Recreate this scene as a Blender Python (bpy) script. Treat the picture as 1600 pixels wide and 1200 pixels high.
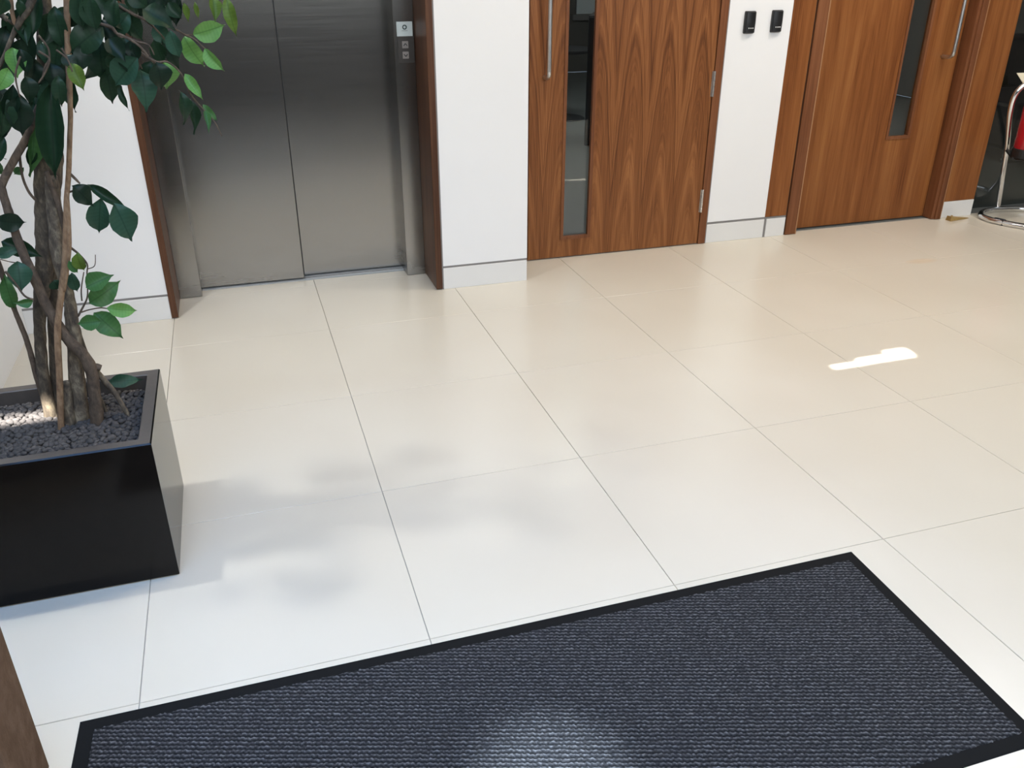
import bpy, bmesh, math, random
from mathutils import Vector, Matrix, noise
random.seed(7)
scene = bpy.context.scene
col = scene.collection
for o in list(bpy.data.objects): bpy.data.objects.remove(o)

# ------------------------------------------------------------------ camera
F = 1338.1
RIGHT = Vector((0.95314, -0.302529, 0.000343))
DOWN = Vector((-0.135535, -0.428025, -0.893546))
FWD = Vector((0.27047, 0.851628, -0.448971))
CAM = Vector((-0.262615, -1.426954, 1.354498))
cd = bpy.data.cameras.new('camera'); cam = bpy.data.objects.new('camera', cd); col.objects.link(cam)
cd.sensor_width = 36; cd.lens = F / 1600 * 36; cd.clip_start = 0.02
u = -DOWN; b = -FWD
cam.matrix_world = Matrix(((RIGHT.x, u.x, b.x, CAM.x), (RIGHT.y, u.y, b.y, CAM.y), (RIGHT.z, u.z, b.z, CAM.z), (0, 0, 0, 1)))
scene.camera = cam

# ------------------------------------------------------------------ world, sun, lamps, exposure
w = bpy.data.worlds.new('world'); scene.world = w; w.use_nodes = True
wn = w.node_tree.nodes; bg = wn['Background']; bg.inputs[0].default_value = (0.62, 0.78, 1, 1); bg.inputs[1].default_value = 0.6
scene.view_settings.view_transform = 'Standard'; scene.view_settings.look = 'None'
scene.view_settings.exposure = 0.25; scene.view_settings.gamma = 1; scene.view_settings.use_curve_mapping = False
SUN = Vector((0.22, 0.62, -0.75)).normalized()      # the way the sunlight travels
def lamp(kind, name, loc, energy, color, **k):
    d = bpy.data.lights.new(name, kind); d.energy = energy; d.color = color
    for a, v in k.items(): setattr(d, a, v)
    o = bpy.data.objects.new(name, d); o.location = loc; col.objects.link(o); return o
s = lamp('SUN', 'sun', (0, -5, 8), 38, (1, .97, .92), angle=0.009)
s.rotation_euler = SUN.to_track_quat('-Z', 'Y').to_euler()
lamp('AREA', 'rooflight_over_mat', (-0.5, -0.9, 2.98), 30, (.22, .48, 1), shape='RECTANGLE', size=2.2, size_y=1.1, spread=2.0)
sp_ = lamp('SPOT', 'mat_patch_spot', (.05, -1.0, 2.97), 1000, (.72, .86, 1), spot_size=.125, spot_blend=1.0, shadow_soft_size=.03)  # unseen spot, added to lay the soft bright patch on the mat
sp_.rotation_euler = (Vector((.13, -.43, 0)) - Vector((.05, -1.0, 2.97))).to_track_quat('-Z', 'Y').to_euler()
lamp('AREA', 'rooflight_over_plant', (-1.25, .75, 2.98), 27, (.95, .97, 1), shape='RECTANGLE', size=.10, size_y=.10)
lamp('AREA', 'ceiling_light_middle', (1.2, .9, 2.98), 17, (1, .80, .56), shape='RECTANGLE', size=1.6, size_y=.5)
lamp('AREA', 'ceiling_light_right', (3.1, 1.2, 2.98), 40, (1, .93, .86), shape='RECTANGLE', size=1.6, size_y=.6)
cl_ = lamp('AREA', 'back_wall_fill', (1.2, -3.5, 2.35), 132, (.85, .925, 1), shape='RECTANGLE', size=6.5, size_y=1.1)  # unseen fill behind the camera, added to brighten the back walls
cl_.rotation_euler = (math.radians(80), 0, 0)
lamp('AREA', 'inner_room_fill', (2.6, 5.0, 2.9), 38, (.95, 1, .95), shape='RECTANGLE', size=2.5, size_y=1.0)  # weak fill added so the room behind the glass shows

# ------------------------------------------------------------------ helpers
def at(px, py, Y):
    d = RIGHT * ((px - 800) / F) + DOWN * ((py - 600) / F) + FWD
    return CAM + d * ((Y - CAM.y) / d.y)
def on(px, py, z):
    d = RIGHT * ((px - 800) / F) + DOWN * ((py - 600) / F) + FWD
    return CAM + d * ((z - CAM.z) / d.z)
def depth(P): return (P - CAM).dot(FWD)
def link(name, me, parent=None):
    o = bpy.data.objects.new(name, me); col.objects.link(o)
    if parent: o.parent = parent
    return o
def mk(name, bm, m, parent=None, smooth=False, kind=None):
    bmesh.ops.recalc_face_normals(bm, faces=bm.faces)
    me = bpy.data.meshes.new(name); bm.to_mesh(me); bm.free()
    if m: me.materials.append(m)
    if smooth:
        for p in me.polygons: p.use_smooth = True
    o = link(name, me, parent)
    if kind: o['kind'] = kind
    return o
def empty(name, loc=(0, 0, 0), parent=None):
    o = link(name, None, parent); o.location = loc; o.empty_display_size = .1; return o
def tag(o, label=None, cat=None, group=None, kind=None):
    if label: o['label'] = label
    if cat: o['category'] = cat
    if group: o['group'] = group
    if kind: o['kind'] = kind
    return o
def box(bm, x0, x1, y0, y1, z0, z1, bev=0, seg=2):
    t = bmesh.new()
    bmesh.ops.create_cube(t, size=1)
    for v in t.verts: v.co = Vector((x0 + (v.co.x + .5) * (x1 - x0), y0 + (v.co.y + .5) * (y1 - y0), z0 + (v.co.z + .5) * (z1 - z0)))
    if bev: bmesh.ops.bevel(t, geom=list(t.edges), offset=bev, segments=seg, profile=.5, affect='EDGES')
    join(bm, t)
def join(bm, t):
    me = bpy.data.meshes.new('tmp'); t.to_mesh(me); t.free(); bm.from_mesh(me); bpy.data.meshes.remove(me)
def bx(name, m, parent, *a, **k):
    kind = k.pop('kind', None)
    bm = bmesh.new(); box(bm, *a, **k); return mk(name, bm, m, parent, kind=kind)
def smoothpts(P, n=6):
    out = []
    for i in range(len(P) - 1):
        p0 = P[max(i - 1, 0)]; p1 = P[i]; p2 = P[i + 1]; p3 = P[min(i + 2, len(P) - 1)]
        for k in range(n):
            t = k / n
            out.append(.5 * ((2 * p1) + (p2 - p0) * t + (2 * p0 - 5 * p1 + 4 * p2 - p3) * t * t + (3 * p1 - p0 - 3 * p2 + p3) * t ** 3))
    out.append(P[-1]); return out
def tube(bm, pts, rad, seg=10, n=6, closed=False, wob=0):
    """pts: Vectors, rad: number or list"""
    if not hasattr(rad, '__len__'): rad = [rad] * len(pts)
    R4 = [Vector((p.x, p.y, p.z, r)) for p, r in zip(pts, rad)]
    if closed: R4 = [R4[-1]] + R4 + [R4[0], R4[1]]
    Q = smoothpts(R4, n) if n > 1 else R4
    if closed: Q = Q[n:-n - 1]
    rings = []; nrm = None
    L = len(Q)
    for i, q in enumerate(Q):
        a = Q[(i - 1) % L] if closed else Q[max(i - 1, 0)]
        c = Q[(i + 1) % L] if closed else Q[min(i + 1, L - 1)]
        t = (c.xyz - a.xyz).normalized()
        if nrm is None: nrm = t.orthogonal().normalized()
        nrm = (nrm - t * nrm.dot(t)).normalized(); bi = t.cross(nrm)
        ring = []
        for k in range(seg):
            an = 2 * math.pi * k / seg
            r = q.w
            if wob: r *= 1 + wob * noise.noise(q.xyz * 60 + Vector((math.cos(an), math.sin(an), 0)) * 1.3)
            ring.append(bm.verts.new(q.xyz + (nrm * math.cos(an) + bi * math.sin(an)) * r))
        rings.append(ring)
    for i in range(L if closed else L - 1):
        A = rings[i]; B = rings[(i + 1) % L]
        for k in range(seg): bm.faces.new((A[k], A[(k + 1) % seg], B[(k + 1) % seg], B[k]))
    if not closed:
        bm.faces.new(rings[0][::-1]); bm.faces.new(rings[-1])
def lathe(bm, prof, c, seg=28, axis='Z'):
    rings = []
    for r, z in prof:
        rings.append([bm.verts.new(Vector(c) + Vector((r * math.cos(2 * math.pi * k / seg), r * math.sin(2 * math.pi * k / seg), z))) for k in range(seg)])
    for A, B in zip(rings, rings[1:]):
        for k in range(seg): bm.faces.new((A[k], A[(k + 1) % seg], B[(k + 1) % seg], B[k]))
    bm.faces.new(rings[0][::-1]); bm.faces.new(rings[-1])
def plate(bm, us, vs, holes, f0, f1):
    """a plate over the grid us x vs with rectangular holes (u0,u1,v0,v1); f0/f1 map (u,v) to the two sides"""
    us = sorted(set(us + [h[i] for h in holes for i in (0, 1)])); vs = sorted(set(vs + [h[i] for h in holes for i in (2, 3)]))
    solid = {}
    for i in range(len(us) - 1):
        for j in range(len(vs) - 1):
            cu = (us[i] + us[i + 1]) / 2; cv = (vs[j] + vs[j + 1]) / 2
            solid[i, j] = not any(h[0] < cu < h[1] and h[2] < cv < h[3] for h in holes)
    V = {}
    def vert(i, j, s):
        if (i, j, s) not in V: V[i, j, s] = bm.verts.new((f0, f1)[s](us[i], vs[j]))
        return V[i, j, s]
    for (i, j), ok in solid.items():
        if not ok: continue
        for s in (0, 1): bm.faces.new([vert(i, j, s), vert(i + 1, j, s), vert(i + 1, j + 1, s), vert(i, j + 1, s)])
        for di, dj, a, c in ((-1, 0, (i, j), (i, j + 1)), (1, 0, (i + 1, j), (i + 1, j + 1)), (0, -1, (i, j), (i + 1, j)), (0, 1, (i, j + 1), (i + 1, j + 1))):
            if not solid.get((i + di, j + dj), False): bm.faces.new([vert(*a, 0), vert(*c, 0), vert(*c, 1), vert(*a, 1)])

# ------------------------------------------------------------------ materials
class N:
    def __init__(s, name):
        s.m = bpy.data.materials.new(name); s.m.use_nodes = True; s.t = s.m.node_tree; s.p = s.t.nodes['Principled BSDF']
        s.coord = s.t.nodes.new('ShaderNodeTexCoord')
    def n(s, typ, **k):
        x = s.t.nodes.new('ShaderNode' + typ)
        for a, v in k.items(): setattr(x, a, v)
        return x
    def l(s, a, b): s.t.links.new(a, b)
    def map(s, scale=(1, 1, 1), rot=(0, 0, 0), loc=(0, 0, 0), src=None):
        x = s.n('Mapping'); s.l(src or s.coord.outputs['Object'], x.inputs[0])
        x.inputs['Scale'].default_value = scale; x.inputs['Rotation'].default_value = rot; x.inputs['Location'].default_value = loc; return x.outputs[0]
    def noise(s, vec, scale, detail=4, rough=.6, dist=0):
        x = s.n('TexNoise'); s.l(vec, x.inputs['Vector']); x.inputs['Scale'].default_value = scale
        x.inputs['Detail'].default_value = detail; x.inputs['Roughness'].default_value = rough; x.inputs['Distortion'].default_value = dist; return x.outputs[0]
    def ramp(s, fac, stops):
        x = s.n('ValToRGB'); s.l(fac, x.inputs[0]); e = x.color_ramp.elements
        while len(e) < len(stops): e.new(.5)
        for i, (pos, c) in enumerate(stops):
            e[i].position = pos; e[i].color = (c if hasattr(c, '__len__') else (c, c, c)) + (1,) if hasattr(c, '__len__') else (c, c, c, 1)
        return x.outputs[0]
    def math(s, op, a, b=None, c=None):
        x = s.n('Math', operation=op)
        for i, v in enumerate((a, b, c)):
            if v is None: continue
            if hasattr(v, 'is_output'): s.l(v, x.inputs[i])
            else: x.inputs[i].default_value = v
        return x.outputs[0]
    def mix(s, fac, a, b, mode='MIX'):
        x = s.n('Mix', data_type='RGBA', blend_type=mode)
        for i, v in ((0, fac), (6, a), (7, b)):
            if hasattr(v, 'is_output'): s.l(v, x.inputs[i])
            elif i == 0: x.inputs[0].default_value = v
            else: x.inputs[i].default_value = tuple(v) + (1,)
        return x.outputs[2]
    def bump(s, h, strength=.3, dist=.002):
        x = s.n('Bump'); s.l(h, x.inputs['Height']); x.inputs['Strength'].default_value = strength; x.inputs['Distance'].default_value = dist
        s.l(x.outputs[0], s.p.inputs['Normal'])
    def set(s, **k):
        names = dict(color='Base Color', rough='Roughness', metal='Metallic', spec='Specular IOR Level', coat='Coat Weight', coatr='Coat Roughness', trans='Transmission Weight', ior='IOR', aniso='Anisotropic', sheen='Sheen Weight')
        for a, v in k.items():
            i = s.p.inputs[names[a]]
            if hasattr(v, 'is_output'): s.l(v, i)
            elif a == 'color': i.default_value = tuple(v) + (1,)
            else: i.default_value = v
        return s
def plain(name, c, rough=.5, metal=0, var=.08, scale=20, bump=.05, **k):
    n = N(name); v = n.map()
    f = n.noise(v, scale)
    col_ = n.mix(f, [x * (1 - var) for x in c], [min(1, x * (1 + var)) for x in c])
    n.set(color=col_, rough=rough, metal=metal, **k)
    if bump: n.bump(f, bump, .001)
    return n.m

M = {}
# cream porcelain floor tile
n = N('cream_tile'); v = n.map(src=n.n('NewGeometry').outputs['Position'])
oi = n.n('ObjectInfo')
f1_ = n.noise(v, 1.6, 2, .5); f2_ = n.noise(v, 30, 3)
c = n.mix(n.ramp(f1_, [(.3, 0.0), (.7, 1.0)]), (.655, .60, .495), (.70, .65, .55))
c = n.mix(n.math('MULTIPLY', oi.outputs['Random'], .3), c, (.65, .595, .485))
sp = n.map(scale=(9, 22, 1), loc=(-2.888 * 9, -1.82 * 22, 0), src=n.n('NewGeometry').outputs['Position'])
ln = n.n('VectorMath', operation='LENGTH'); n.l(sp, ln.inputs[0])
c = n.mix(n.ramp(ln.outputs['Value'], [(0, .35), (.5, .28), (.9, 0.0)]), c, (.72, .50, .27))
n.set(color=c, rough=.26, spec=.5); M['tile'] = n.m
M['grout'] = plain('grey_grout', (.46, .43, .38), .9)
M['grey_floor'] = plain('grey_stone_floor', (.16, .17, .165), .32, scale=5)
M['white'] = plain('white_painted_plaster', (.80, .80, .80), .55, var=.015, scale=6, bump=.02)
M['skirt'] = plain('pale_tile_skirting', (.72, .715, .70), .28, var=.03, scale=6)
M['bead'] = plain('grey_metal_bead', (.21, .20, .195), .5)
M['dark_wall'] = plain('dark_facade', (.05, .047, .045), .6)
M['mid_wall'] = plain('brown_grey_wall', (.22, .20, .18), .7)
M['grey_wall'] = plain('warm_grey_wall', (.12, .115, .105), .7)
M['ceiling'] = plain('ceiling_paint', (.74, .74, .73), .7)
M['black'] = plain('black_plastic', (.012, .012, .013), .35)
M['dots'] = plain('white_print', (.8, .82, .8), .5)
M['chrome'] = plain('polished_chrome', (.78, .78, .79), .09, metal=1, bump=0, var=.02)
M['satin'] = plain('satin_steel', (.62, .61, .59), .3, metal=1, bump=.02)
M['alu'] = plain('worn_aluminium', (.50, .53, .55), .45, metal=.35)
M['red'] = plain('red_enamel', (.50, .006, .02), .25, coat=.5, var=.05)
M['rubber'] = plain('black_rubber', (.007, .0075, .008), .7, scale=200, bump=.15, spec=.12)
M['brass'] = plain('worn_brass', (.50, .34, .13), .38, metal=.7, var=.25, scale=60)
M['cream_sign'] = plain('cream_sign', (.82, .74, .55), .4)
M['orange'] = plain('orange_print', (.62, .22, .04), .4)
M['sign_white'] = plain('pale_sign', (.56, .63, .64), .35, var=.02)
M['ink'] = plain('dark_ink', (.02, .05, .05), .5)
M['btn'] = plain('grey_button', (.30, .275, .26), .4, metal=.3)
M['panel_dark'] = plain('dark_steel_plate', (.09, .082, .076), .35, metal=.7)
M['dark_room'] = plain('charcoal_furniture', (.02, .02, .022), .5)
M['window_white'] = plain('white_blind', (.75, .8, .82), .6)
# brushed stainless steel
n = N('brushed_steel'); v = n.map(scale=(3, 3, 420)); f = n.noise(v, 1, 2, .5)
sm = n.noise(n.map(scale=(3, 3, 7), src=n.coord.outputs['Object']), 1.3, 3, .5, .8)
z = n.n('SeparateXYZ'); n.l(n.coord.outputs['Object'], z.inputs[0])
low = n.ramp(z.outputs[2], [(0.0, 1.0), (.45, 0.0)])
smear = n.math('MULTIPLY', n.ramp(sm, [(.40, 0.0), (.70, 1.0)]), low)
c = n.mix(f, (.275, .262, .242), (.305, .292, .27))
c = n.mix(n.math('MULTIPLY', smear, .30), c, (.40, .385, .365))
r = n.math('ADD', n.ramp(f, [(.3, .19), (.7, .22)]), n.math('MULTIPLY', smear, .10))
n.set(color=c, rough=r, metal=1); M['steel'] = n.m
# walnut veneer with book-matched cathedral figure
def wood(name, dark, mid, light, period, k, figure, z0=0):
    n = N(name); sx = n.n('SeparateXYZ'); n.l(n.coord.outputs['Object'], sx.inputs[0])
    wob = n.noise(n.map(scale=(1.2, 1.2, .9)), 2.2, 3, .5)
    xx = n.math('ADD', sx.outputs[0], n.math('MULTIPLY', wob, .03))
    xl = n.math('PINGPONG', xx, period / 2)
    hh = n.math('ADD', sx.outputs[2], n.math('MULTIPLY', n.math('POWER', xl, 1.7), k))
    hh = n.math('ADD', hh, n.math('MULTIPLY', n.noise(n.map(scale=(14, 14, 2)), 1, 3, .5), .14))
    nz = n.n('TexNoise', noise_dimensions='1D'); n.l(n.math('MULTIPLY', hh, 3.3), nz.inputs['W']); nz.inputs['Scale'].default_value = 1; nz.inputs['Detail'].default_value = 5; nz.inputs['Roughness'].default_value = .62
    fine = n.noise(n.map(scale=(170, 170, 3.2)), 1, 5, .65)
    broad = n.noise(n.map(scale=(16, 16, .7)), 1, 4, .6)
    v = n.math('ADD', n.math('MULTIPLY', nz.outputs[0], figure), n.math('ADD', n.math('MULTIPLY', fine, .32), n.math('MULTIPLY', broad, .68 - figure)))
    c = n.ramp(v, [(.36, dark), (.49, mid), (.62, light)])
    n.set(color=c, rough=.38, spec=.22); n.bump(fine, .05, .0006); return n.m
M['walnut'] = wood('walnut_veneer', (.070, .023, .008), (.185, .068, .022), (.31, .130, .046), .175, 48, .56)
M['walnut_red'] = wood('reddish_walnut_veneer', (.12, .036, .010), (.215, .076, .022), (.285, .115, .036), .30, 30, .16)
M['frame_wood'] = wood('hardwood_frame', (.10, .034, .014), (.165, .062, .026), (.23, .095, .043), .4, 3, .08)
M['light_wood'] = plain('light_wood_lipping', (.36, .19, .09), .5)
M['dark_wood'] = wood('dark_hardwood_lining', (.045, .019, .010), (.085, .037, .019), (.13, .06, .032), .4, 6, .08)
# clear glass
n = N('clear_glass'); n.set(color=(.92, .95, .94), rough=.0, trans=1.0, ior=1.45); M['glass'] = n.m
n = N('smoked_glass'); n.set(color=(.42, .44, .43), rough=.0, trans=1.0, ior=1.5); M['smoked'] = n.m
# planter lacquer
n = N('black_lacquer'); f = n.noise(n.map(), 25, 4); n.set(color=n.mix(f, (.006, .0048, .004), (.010, .008, .0065)), rough=.12, spec=.17); M['lacquer'] = n.m
n = N('planter_rim_lacquer'); f = n.noise(n.map(), 60, 4); n.set(color=n.mix(f, (.055, .046, .040), (.085, .072, .062)), rough=.4); M['rim'] = n.m
# pebbles
n = N('clay_pebble'); oi = n.n('ObjectInfo'); f = n.noise(n.map(), 70, 4)
c = n.mix(oi.outputs['Random'], (.044, .040, .038), (.092, .080, .072)); c = n.mix(f, c, (.05, .045, .043)); n.set(color=c, rough=.9); n.bump(f, .4, .002); M['pebble'] = n.m
M['soil'] = plain('dark_soil', (.02, .018, .016), .95)
# bark
def bark(name, a, b_, c_):
    n = N(name); v = n.map(scale=(1, 1, .45)); f = n.noise(v, 65, 6, .7, .4); g = n.noise(v, 14, 3)
    c = n.ramp(f, [(.36, a), (.52, b_), (.66, c_)]); c = n.mix(n.math('MULTIPLY', g, .5), c, a)
    n.set(color=c, rough=.85); n.bump(f, .8, .004); return n.m
M['bark'] = bark('grey_brown_bark', (.034, .025, .016), (.085, .064, .042), (.20, .16, .10))
M['bark_speckled'] = bark('speckled_bark', (.05, .038, .028), (.15, .115, .075), (.33, .27, .18))
M['cane'] = bark('tan_cane', (.15, .085, .045), (.28, .17, .09), (.36, .24, .14))
M['twig'] = bark('brown_twig', (.05, .034, .022), (.105, .072, .047), (.17, .12, .08))
# leaves
def leafmat(name, c, c2):
    n = N(name); sx = n.n('SeparateXYZ'); n.l(n.coord.outputs['Object'], sx.inputs[0])
    mid = n.ramp(n.math('ABSOLUTE', sx.outputs[0]), [(0, 1.0), (.022, .8), (.035, 0.0)])
    wv = n.n('TexWave', wave_type='BANDS', bands_direction='Y'); wv.inputs['Scale'].default_value = 3.2; wv.inputs['Distortion'].default_value = 1.2
    n.l(n.coord.outputs['Object'], wv.inputs[0])
    f = n.noise(n.map(), 4, 3)
    cc = n.mix(f, c, c2); cc = n.mix(n.math('MULTIPLY', wv.outputs[1], .12), cc, [x * 1.6 for x in c2])
    cc = n.mix(n.math('MULTIPLY', mid, .55), cc, [x * .55 for x in c])
    n.set(color=cc, rough=.42, spec=.25)
    tl = n.n('BsdfTranslucent'); n.l(cc, tl.inputs[0]); ms = n.n('MixShader'); ms.inputs[0].default_value = .18
    out = n.t.nodes['Material Output']; n.l(n.p.outputs[0], ms.inputs[1]); n.l(tl.outputs[0], ms.inputs[2]); n.l(ms.outputs[0], out.inputs[0])
    return n.m
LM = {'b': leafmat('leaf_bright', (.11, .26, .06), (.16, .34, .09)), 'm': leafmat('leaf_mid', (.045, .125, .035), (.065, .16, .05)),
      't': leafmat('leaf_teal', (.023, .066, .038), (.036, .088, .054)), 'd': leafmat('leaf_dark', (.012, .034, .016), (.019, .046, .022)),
      'k': leafmat('leaf_blackish', (.007, .018, .010), (.012, .028, .015)), 'y': leafmat('leaf_olive', (.075, .13, .018), (.11, .17, .03))}  # dark and blackish tones carry the backlit crown's shade in their colour
# brown upholstery
n = N('brown_suede'); v = n.map(scale=(1, 1, .7), rot=(0, .35, 0)); f = n.noise(v, 22, 6, .7, .4); g = n.noise(n.map(), 160, 3)
n.set(color=n.ramp(f, [(.3, (.115, .070, .043)), (.5, (.155, .098, .062)), (.68, (.20, .13, .087))]), rough=.95, spec=.1); n.bump(g, .5, .002); M['suede'] = n.m
# mat pile
n = N('grey_loop_pile'); at_ = n.n('Attribute', attribute_name='tuft'); pos = n.n('NewGeometry').outputs['Position']
g = n.noise(n.map(src=pos), 420, 2, .6); blot = n.noise(n.map(src=pos), 6, 4)
f = n.math('ADD', n.math('MULTIPLY', at_.outputs['Fac'], .75), n.math('MULTIPLY', g, .4))
c = n.ramp(f, [(.24, (.008, .0085, .0095)), (.52, (.042, .042, .045)), (.82, (.16, .16, .165))])
c = n.mix(n.math('MULTIPLY', n.ramp(blot, [(.58, 0.0), (.72, 1.0)]), .35), c, (.03, .03, .035))
n.set(color=c, rough=.95, spec=.2); n.bump(g, .6, .003); M['pile'] = n.m

# ------------------------------------------------------------------ setting: floor
TX, TY = .6, .61047
fl = bx('floor', M['grout'], None, -3, 6.6, -3.6, 2.46, -.06, -.004, kind='structure')
tl_cache = {}
def tile(x0, x1, y0, y1, name='tile', m='tile'):
    g = .0009; key = (round(x1 - x0, 4), round(y1 - y0, 4), m)
    if key not in tl_cache:
        bm = bmesh.new(); hx = (x1 - x0) / 2 - g; hy = (y1 - y0) / 2 - g; bv = .0007
        top = [bm.verts.new((sx * (hx - bv), sy * (hy - bv), 0)) for sx, sy in ((-1, -1), (1, -1), (1, 1), (-1, 1))]
        mid = [bm.verts.new((sx * hx, sy * hy, -bv)) for sx, sy in ((-1, -1), (1, -1), (1, 1), (-1, 1))]
        bot = [bm.verts.new((sx * hx, sy * hy, -.004)) for sx, sy in ((-1, -1), (1, -1), (1, 1), (-1, 1))]
        bm.faces.new(top); bm.faces.new(bot[::-1])
        for A, B in ((top, mid), (mid, bot)):
            for k in range(4): bm.faces.new((A[k], B[k], B[(k + 1) % 4], A[(k + 1) % 4]))
        bmesh.ops.recalc_face_normals(bm, faces=bm.faces)
        me = bpy.data.meshes.new(name); bm.to_mesh(me); bm.free(); me.materials.append(M[m]); tl_cache[key] = me
    o = link(name, tl_cache[key], fl); o.location = ((x0 + x1) / 2, (y0 + y1) / 2, 0)
for i in range(-5, 11):
    for j in range(-2, 4):
        x0, x1, y0, y1 = i * TX, (i + 1) * TX, j * TY, (j + 1) * TY
        if j == 3 and i in (-1, 0):
            tile(x0, x1, y0, 2.372); tile(max(x0, -.583), min(x1, .515), 2.372, 2.452)
        elif x0 < 6.6: tile(x0, x1, y0, y1)
bx('floor', M['grey_floor'], None, -1.5, 6.6, 2.46, 9.4, -.06, -.002, kind='structure')
bx('floor', M['rubber'], None, -3, 6.6, -3.6, -2 * TY - .002, -.004, 0, kind='structure')   # dark entrance matting behind the camera

# setting: ceiling, with unseen slots added and placed to cast the sun patches
def slot(P, lx, ly):
    Q = P - SUN * ((3.0 - P.z) / -SUN.z) * 1.0
    Q = P + SUN * ((3.0 - P.z) / SUN.z)
    return (Q.x - lx / 2, Q.x + lx / 2, Q.y - ly / 2, Q.y + ly / 2)
holes = [slot(Vector((1.955, .922, 0)), .235, .045), slot(Vector((2.03, .948, 0)), .10, .05), slot(Vector((1.780, .910, 0)), .135, .026),
         slot(Vector((-.905, .676, .34)), .29, .058)]
bm = bmesh.new(); plate(bm, [-3, 6.6], [-3.6, 9.4], holes, lambda u_, v_: Vector((u_, v_, 3.0)), lambda u_, v_: Vector((u_, v_, 3.015)))
mk('ceiling', bm, M['ceiling'], kind='structure')

# setting: walls
def st(name, m, *a, **k): return bx(name, M[m], None, *a, kind='structure', **k)
YP, YR = 2.144, 2.406          # front of the piers, front of the recessed wall
st('wall_left', 'white', -3, -1.149, 1.05, 2.6, 0, 3)
st('wall_back_left', 'white', -1.149, -.609, YP, 2.6, .108, 3)
def skirting(name, x0, x1, y, joints=()):
    o = bx(name, M['skirt'], None, x0, x1, y - .001, y + .02, 0, .098, kind='structure', bev=.0012, seg=1)
    t = bx('metal_strip', M['bead'], o, x0, x1, y + .0015, y + .02, .098, .108)
    return o
skirting('baseboard_back_left', -1.149, -.609, YP)
st('trim_1', 'dark_wood', -.609, -.583, YP - .004, 2.6, .004, 2.3, bev=.0015)
st('trim_2', 'dark_wood', .515, .543, YP - .004, 2.6, .004, 2.3, bev=.0015)
st('trim_3', 'bead', .543, .549, YP - .001, 2.3, .0, 2.3)
st('wall_back_pier', 'white', .549, .943, YP, 2.6, .108, 3)
skirting('baseboard_back_pier', .549, .943, YP)
st('wall_back_over_lift', 'white', -.609, .543, YP, 2.6, 2.3, 3)
st('wall_back_over_doors', 'white', .943, 3.75, YR, 2.6, 2.12, 3)
# between the doors
st('wall_back_middle', 'white', 2.016, 2.358, YR, 2.6, .11, 3)
st('trim_4', 'bead', 2.008, 2.016, YR - .001, 2.46, 0, 2.12)
st('gap_shade', 'black', 2.487, 2.4935, YR + .004, 2.6, 0, 2.12)  # dark strip in place of the shade inside the gap beside the frame
st('trim_5', 'walnut_red', 2.358, 2.486, YR - .001, 2.6, .11, 2.6)
sk = skirting('baseboard_back_middle', 2.016, 2.358, YR)
bx('joint_strip', M['bead'], None, 2.359, 2.370, YR + .001, YR + .02, .0, .108, kind='structure').name = 'trim_6'
skirting('baseboard_back_post', 2.371, 2.487, YR - .001)
# right hand wooden post
st('trim_7', 'walnut_red', 3.515, 3.752, 2.425, 2.6, .093, 2.6, bev=.001, seg=1)
st('baseboard_back_right', 'skirt', 3.51, 3.750, 2.421, 2.6, 0, .092, bev=.001, seg=1)
st('wall_back_right', 'white', 3.752, 6.6, 2.50, 2.6, 2.4, 3)
# glazed partition beyond the post
win = empty('window_1', (3.752, 2.53, 0)); win['kind'] = 'structure'
bx('pane', M['smoked'], win, 0, 1.4, 0, .012, .004, 2.4)
bx('pane', M['smoked'], win, 1.404, 2.84, 0, .012, .004, 2.4)
st('wall_front', 'dark_wall', -3, 6.6, -3.7, -3.6, 0, 3)
st('wall_right', 'mid_wall', 6.6, 6.7, -3.6, 9.4, 0, 3)
st('wall_far_left', 'mid_wall', -3.1, -3, -3.6, 9.4, 0, 3)
st('wall_far', 'grey_wall', -3, 6.6, 9.4, 9.5, 0, 3)
st('wall_lift_shaft', 'dark_wall', -.9, .95, 2.6, 2.7, 0, 3)

# setting: lift doors (door_1)
d1 = empty('door_1', (0, 2.373, 0)); d1['kind'] = 'structure'
def part(p, name, m, *a, **k):
    lx, ly, lz = p.location
    return bx(name, M[m], p, a[0] - lx, a[1] - lx, a[2] - ly, a[3] - ly, a[4] - lz, a[5] - lz, **k)
part(d1, 'architrave', 'steel', -.583, -.490, 2.373, 2.56, 0.002, 2.3, bev=.0015)
part(d1, 'architrave', 'steel', .428, .515, 2.373, 2.56, 0.002, 2.3, bev=.0015)
part(d1, 'architrave', 'steel', -.490, .428, 2.373, 2.56, 2.1, 2.3, bev=.0015)
part(d1, 'door_panel', 'steel', -.496, -.040, 2.464, 2.494, .010, 2.11, bev=.001)
part(d1, 'door_panel', 'steel', -.050, .434, 2.504, 2.534, .010, 2.11, bev=.001)
sl = part(d1, 'sill', 'alu', -.49, .428, 2.454, 2.56, -.004, .003)
part(d1, 'sill_groove', 'panel_dark', -.49, .428, 2.478, 2.482, .003, .0036)
part(d1, 'panel_shade_line', 'black', -.0395, -.0335, 2.499, 2.504, .010, 2.11)  # black strip standing in for the shade behind the front panel's edge
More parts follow.
